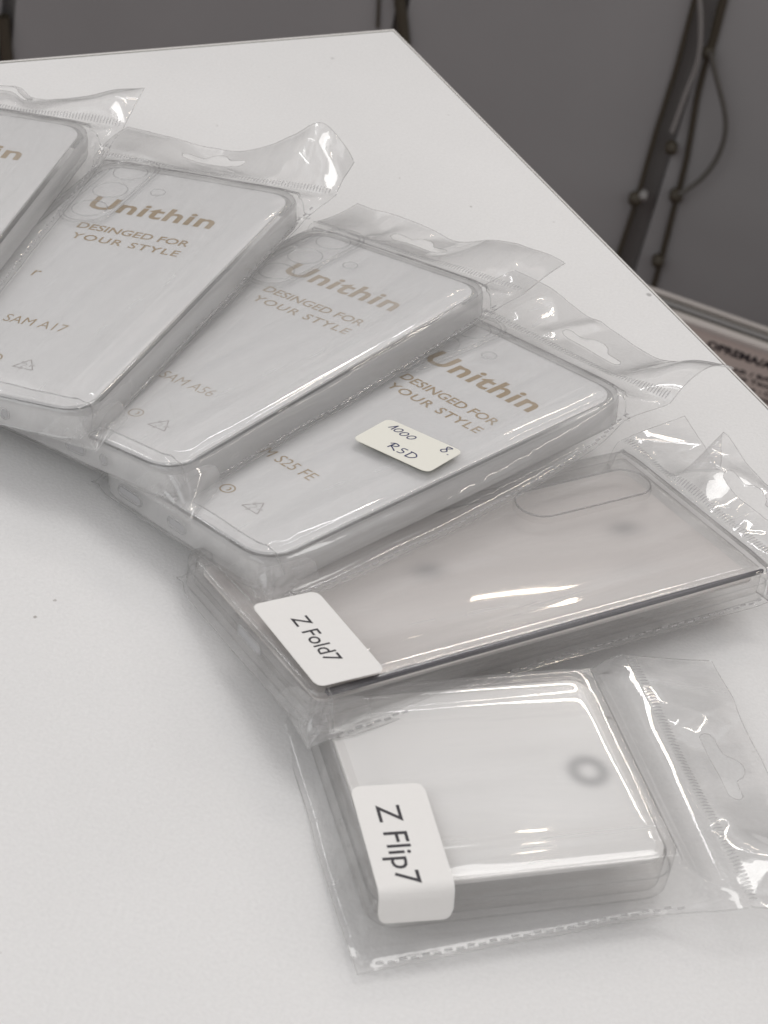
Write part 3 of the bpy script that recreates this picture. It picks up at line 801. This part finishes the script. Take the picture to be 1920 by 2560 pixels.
# package 2
p2 = package(2, 'phone_case_pack', 'clear phone case pack second from the top of the fan, with sharp gold print', 'phone case', GRP)
slim_case(2, p2, 'SAM A17', [(11.9, 2.6), (0, 8)], 3)
bag(2, p2, dict(y0=91.5, hw=49, u=[-49, -30, -13, -4, 10, 20, 34, 42, 49], zt=[-4, -5, -6, -6, -2, 3, 10.5, 3, -2], yt=[119, 119, 118, 118, 119, 119, 119, 119, 118], xt=[-49, -31, -13, -4, 10, 20, 34, 42, 46],
     zm=[-3, -4, -6.5, -6, -4, -2, 2.5, 1, -3], hole=(-7, .6), amp=1.2, len=30), [(-90, 41), (-30, 40.5 + 2), (10, 43), (80, 43), (92, 44)], seed=3, ear=(44.5, -87, -10.4), crease=((40, -83, 5, .5), (40, 83, 5, .5), (-10, 83, 4, .3)))
# package 1
p1 = package(1, 'phone_case_pack', 'bagged clear phone case cut off by the photo, topmost of the fan', 'phone case', GRP)
slim_case(1, p1, 'SAM A56', [(0, 8)], 3)
bag(1, p1, dict(y0=90.5, hw=49, u=[-49, -30, -13, 0, 10, 20, 30, 40, 46, 51], zt=[-8, -8, -8, -5.5, -8, -7, -5, 0, 1, 1.5], yt=[114, 114, 114, 114, 112, 113, 114, 116, 117, 118], xt=[-49, -30, -13, 0, 6, 18, 30, 41, 46, 49],
     zm=[-6, -6, -6, -5, -6, -3, 0, 2, 1, -1], hole=(-4, .7), amp=.8, len=27), [(-90, 46), (-20, 46), (60, 47.5), (92, 47)], seed=5, crease=((40, 83, 5, .6),))

# price sticker on package 4
def sticker(e, cx, cy, w, h, r, rot, z, t, mat, drawfn, name='price_sticker', bend=None, label=None, nseg=10):
    mb = MB()
    n = 6; P = rrect(w, h, r, n)
    c, s = math.cos(rot), math.sin(rot)
    def xf(x, y): return (cx + x * c - y * s, cy + x * s + y * c)
    # grid clipped to the rounded outline: build as strips between left/right outline at each y
    ys = np.r_[np.linspace(-h / 2, -h / 2 + r, 6), np.linspace(-h / 2 + r, h / 2 - r, nseg)[1:-1], np.linspace(h / 2 - r, h / 2, 6)]
    rows = []
    for y in ys:
        d = max(0, abs(y) - (h / 2 - r)); ex = w / 2 - r + math.sqrt(max(0, r * r - d * d))
        rows.append([(-ex + 2 * ex * k / 24, y) for k in range(25)])
    V = []; Fs = []
    for lev in (0.0, -.12):
        b0 = len(V)
        for row in rows:
            for (x, y) in row:
                X_, Y_ = xf(x, y); V.append((X_, Y_, z + lev))
        for a in range(len(rows) - 1):
            for b in range(24):
                Fs.append((b0 + a * 25 + b, b0 + a * 25 + b + 1, b0 + (a + 1) * 25 + b + 1, b0 + (a + 1) * 25 + b))
    mb.add(V, Fs, 0)
    drawfn(mb, xf, z + .05)
    if bend:
        mb.v = [bend(p) for p in mb.v]
    return mb.build(name, mat, e, smooth=True, up=t)
def draw_price(mb, xf, z):
    def st(pts, w=.42): stroke(mb, pts, w, z, 1, xf)
    st([(-11.5, 4.4), (-10.4, 6.2), (-9.7, 7.4)]); st([(-9.75, 7.4), (-10.0, 4.0)], .5)
    for ox, oy in ((-7.9, 5.2), (-5.1, 4.6), (-2.1, 4.5)):
        st([(ox + 1.05 * math.cos(a) + .45 * math.sin(a), oy + 1.3 * math.sin(a)) for a in np.linspace(.6, 7.0, 14)], .42)
    st([(-3.3, -2.0), (-3.8, -5.4)], .5); st([(-4.6, -2.9), (-3.2, -1.9), (-1.6, -2.4), (-2.1, -3.5), (-3.6, -3.9), (-2.2, -4.8), (-.7, -5.9)], .46)
    st([(2.2, -2.5), (.6, -2.6), (.5, -3.6), (1.9, -4.3), (1.5, -5.5), (.1, -5.7)], .44)
    st([(3.9, -2.5), (3.6, -5.8)], .5); st([(3.3, -2.5), (5.4, -2.7), (6.6, -4.1), (5.4, -5.7), (3.4, -6.0)], .46)
    st([(11.6, 8.1), (9.9, 7.9), (10.3, 6.6), (11.3, 5.4), (10.4, 4.2), (9.3, 5.0), (10.5, 6.7), (11.8, 8.0)], .42); st([(12.6, 4.2), (12.8, 3.8)], .55)
sticker(p4, 19.2, -4.3, 30.3, 18.2, 2.4, math.radians(6), 1.6, 11, [M_cream, M_ink], draw_price)

# ---- package 5: foldable phone case in hard clear plastic
p5 = package(5, 'foldable_case_pack', 'long hard clear case pack with white label and dark line along its near edge', 'phone case', GRP)
def hard_case(i, e, r):
    w, l, t = DIM[i]
    mb = MB()
    prof = [(4.5, 0), (2.2, 0), (1.3, -.25), (.5, -.8), (0, -1.8), (0, -t * .40), (.5, -t * .43), (.5, -t * .50), (0, -t * .54), (0, -t + 1.8), (.5, -t + .7), (1.6, -t)]
    rings = [[(p[0], p[1], z) for p in rrect(w - 2 * d, l - 2 * d, max(r - d, 1))] for d, z in prof]
    loft(mb, rings); mb.add(rings[0], [tuple(range(len(rings[0])))])
    out = mb.build('hard_case', M_hard, e, up=t)
    mb = MB()
    prof = [(5.5, -1.6), (3.2, -1.7), (2.4, -2.6), (2.2, -t + 2.5), (2.6, -t + 1.6), (5, -t + 1.2)]
    rings = [[(p[0], p[1], z) for p in rrect(w - 2 * d, l - 2 * d, max(r - d, 1))] for d, z in prof]
    loft(mb, rings); mb.build('inner_wall', M_hard, out, up=t)
    return out
h5 = hard_case(5, p5, 5)
def flat_card(e, i, ins, z0, z1, r, mat, name='insert_card'):
    w, l, t = DIM[i]; mb = MB()
    rr = lambda d, z: [(p[0], p[1], z) for p in rrect(w - 2 * d, l - 2 * d, r)]
    loft(mb, [rr(ins, z0), rr(ins, z1)], cap0=True, cap1=True)
    return mb.build(name, mat, e, smooth=False, up=t)
flat_card(p5, 5, 4.2, -6.5, -5.6, 3, M_liner5, 'grey_liner')
mb = MB(); xs_ = DIM[5][0] / 2 - 2.6
mb.add([(xs_ + a, b, c) for b, w_ in ((-78, .95), (-20, .9), (40, .7), (80, .4)) for a, c in ((-w_, -1.3), (w_, -1.3), (w_, -2.6), (-w_, -2.6))], [(4 * k + j, 4 * k + (j + 1) % 4, 4 * k + 4 + (j + 1) % 4, 4 * k + 4 + j) for k in range(3) for j in range(4)] + [(0, 3, 2, 1), (12, 13, 14, 15)]); mb.build('hinge_strip', M_dark, p5, smooth=False, up=12)
mb = MB(); P = rrect(15.5, 51, 7.7, 9, -20, 51.5)
mb.tube([(p[0], p[1], .05) for p in P], .3, 6, closed=True); mb.build('camera_lip', M_lip, h5, up=12)
mb = MB(); P = rrect(16.5, 52, 8.2, 9, -20, 51.5)
loft(mb, [[(p[0], p[1], z) for p in P] for z in (-.1, -1.6, -2.4)]); mb.build('camera_wall', M_hard, h5, up=12)
# button slot on the near end
mb = MB(); P = rrect(13, 3.2, 1.6, 7, 3, -5.0)
mb.tube([(p[0], -83.7, p[1]) for p in P], .45, 6, closed=True); mb.build('slot_rim', M_ring, h5, up=12)
mb = MB(); mb.add([(p[0], -83.6, p[1]) for p in P], [tuple(range(len(P)))]); mb.build('slot_hole', M_smoke, h5, smooth=False, up=12)
mb = MB(); mb.box((2, -82.1, -.35), (33, .45, .2)); mb.box((2, -81.2, -2.6), (33, .4, .2)); mb.build('end_rib', M_ring, h5, up=12, smooth=False)
bag(5, p5, dict(y0=89.5, hw=48, u=[-49, -36, -25, -20, -12, 0, 14, 30, 49], zt=[0, -4, -6, 4, 0, -2.5, -2, 0, 0], yt=[116.5, 115.5, 114.5, 116.5, 116.5, 116.5, 116.5, 116.5, 116.5], xt=[-48, -35, -24, -29, -14, -3, 13, 30, 48],
     zm=[-2, -4, -5, 0, 1, -2, -2, -1, -1], hole=(2, .55), amp=.8, len=28), [(-92, 46), (-62, 45), (-22, 41), (28, 40.5), (90, 42)], seed=7, ear=(45, -88, -11.4), tent=.0, dome=.9, amp=.015, crease=((38, -83, 5, .4), (-30, 83, 5, .3)))
def lab5(mb, xf, z):
    V = MB(); put_text(V, 'Z Fold7', 1, -10.6, 11.3, -3.0, 5.1, z, bold=.04)
    mb.add([(*xf(p[0], p[1]), p[2]) for p in V.v], V.f, 1)
sticker(p5, 17.3, -70.5, 40.5, 21.3, 2.6, math.radians(-2.5), 1.9, 12, [M_label, M_black], lab5, name='name_label')

# ---- package 6: flip phone case
p6 = package(6, 'flip_case_pack', 'small square clear case pack with white label and blurred grey ring, lowest of fan', 'phone case', GRP)
h6 = hard_case(6, p6, 8)
flat_card(p6, 6, 3.0, -3.4, -2.2, 6, M_card6)
for x_ in (5.5, 13.2):
    mb = MB(); loft(mb, [[(x_ + 1.1 * q * math.cos(k), -42.35 - z, -8 + 1.1 * q * math.sin(k)) for k in np.linspace(0, 6.283, 12, endpoint=False)] for q, z in ((1, 0), (.8, .5), (.1, .7))])
    mb.build('clip_stud', M_ring, h6, up=DIM[6][2])
bag(6, p6, dict(y0=58, hw=49, u=[-49, -35, -20, -5, 8, 20, 35, 49], zt=[-14, -14, -15, -15.5, -15.5, -15, -13, -14.5], yt=[88, 88.5, 88, 87.5, 87, 86.5, 86, 85], xt=[-49, -35, -20, -5, 8, 20, 35, 48],
     zm=[-11, -10, -11.5, -12.5, -12.5, -10.5, -7, -12], hole=(-5, .5), amp=1.1, fa=.8, len=29), [(-49, 50.5), (0, 46.3), (45, 43.5), (60, 45)], endw=4.6, endflange=1.0, seed=9, tent=.05, dome=.05, amp=.022, weldz=-8, slant=4.0,
    crease=((37.5, -42, 4, .35),))
def lab6(mb, xf, z):
    V = MB(); put_text(V, 'Z Flip7', 1, -15.1, 12.0, -4.6, 6.3, z, bold=.04)
    mb.add([(*xf(p[0], p[1]), p[2]) for p in V.v], V.f, 1)
def bend6(p):
    x0 = 36.8
    if p[0] <= x0: return p
    a = p[0] - x0; R_ = 3.0; th = min(a / R_, 1.15)
    x_ = x0 + R_ * math.sin(th); z_ = p[2] - R_ * (1 - math.cos(th)); rest = a - th * R_
    return (x_ + rest * math.cos(th), p[1], z_ - rest * math.sin(th))
sticker(p6, 24.8, -31.6, 44.5, 20.0, 2.8, math.radians(-2.5), 1.5, DIM[6][2], [M_label, M_black], lab6, name='name_label', bend=bend6)
print('BUILD OK', len(bpy.data.objects))
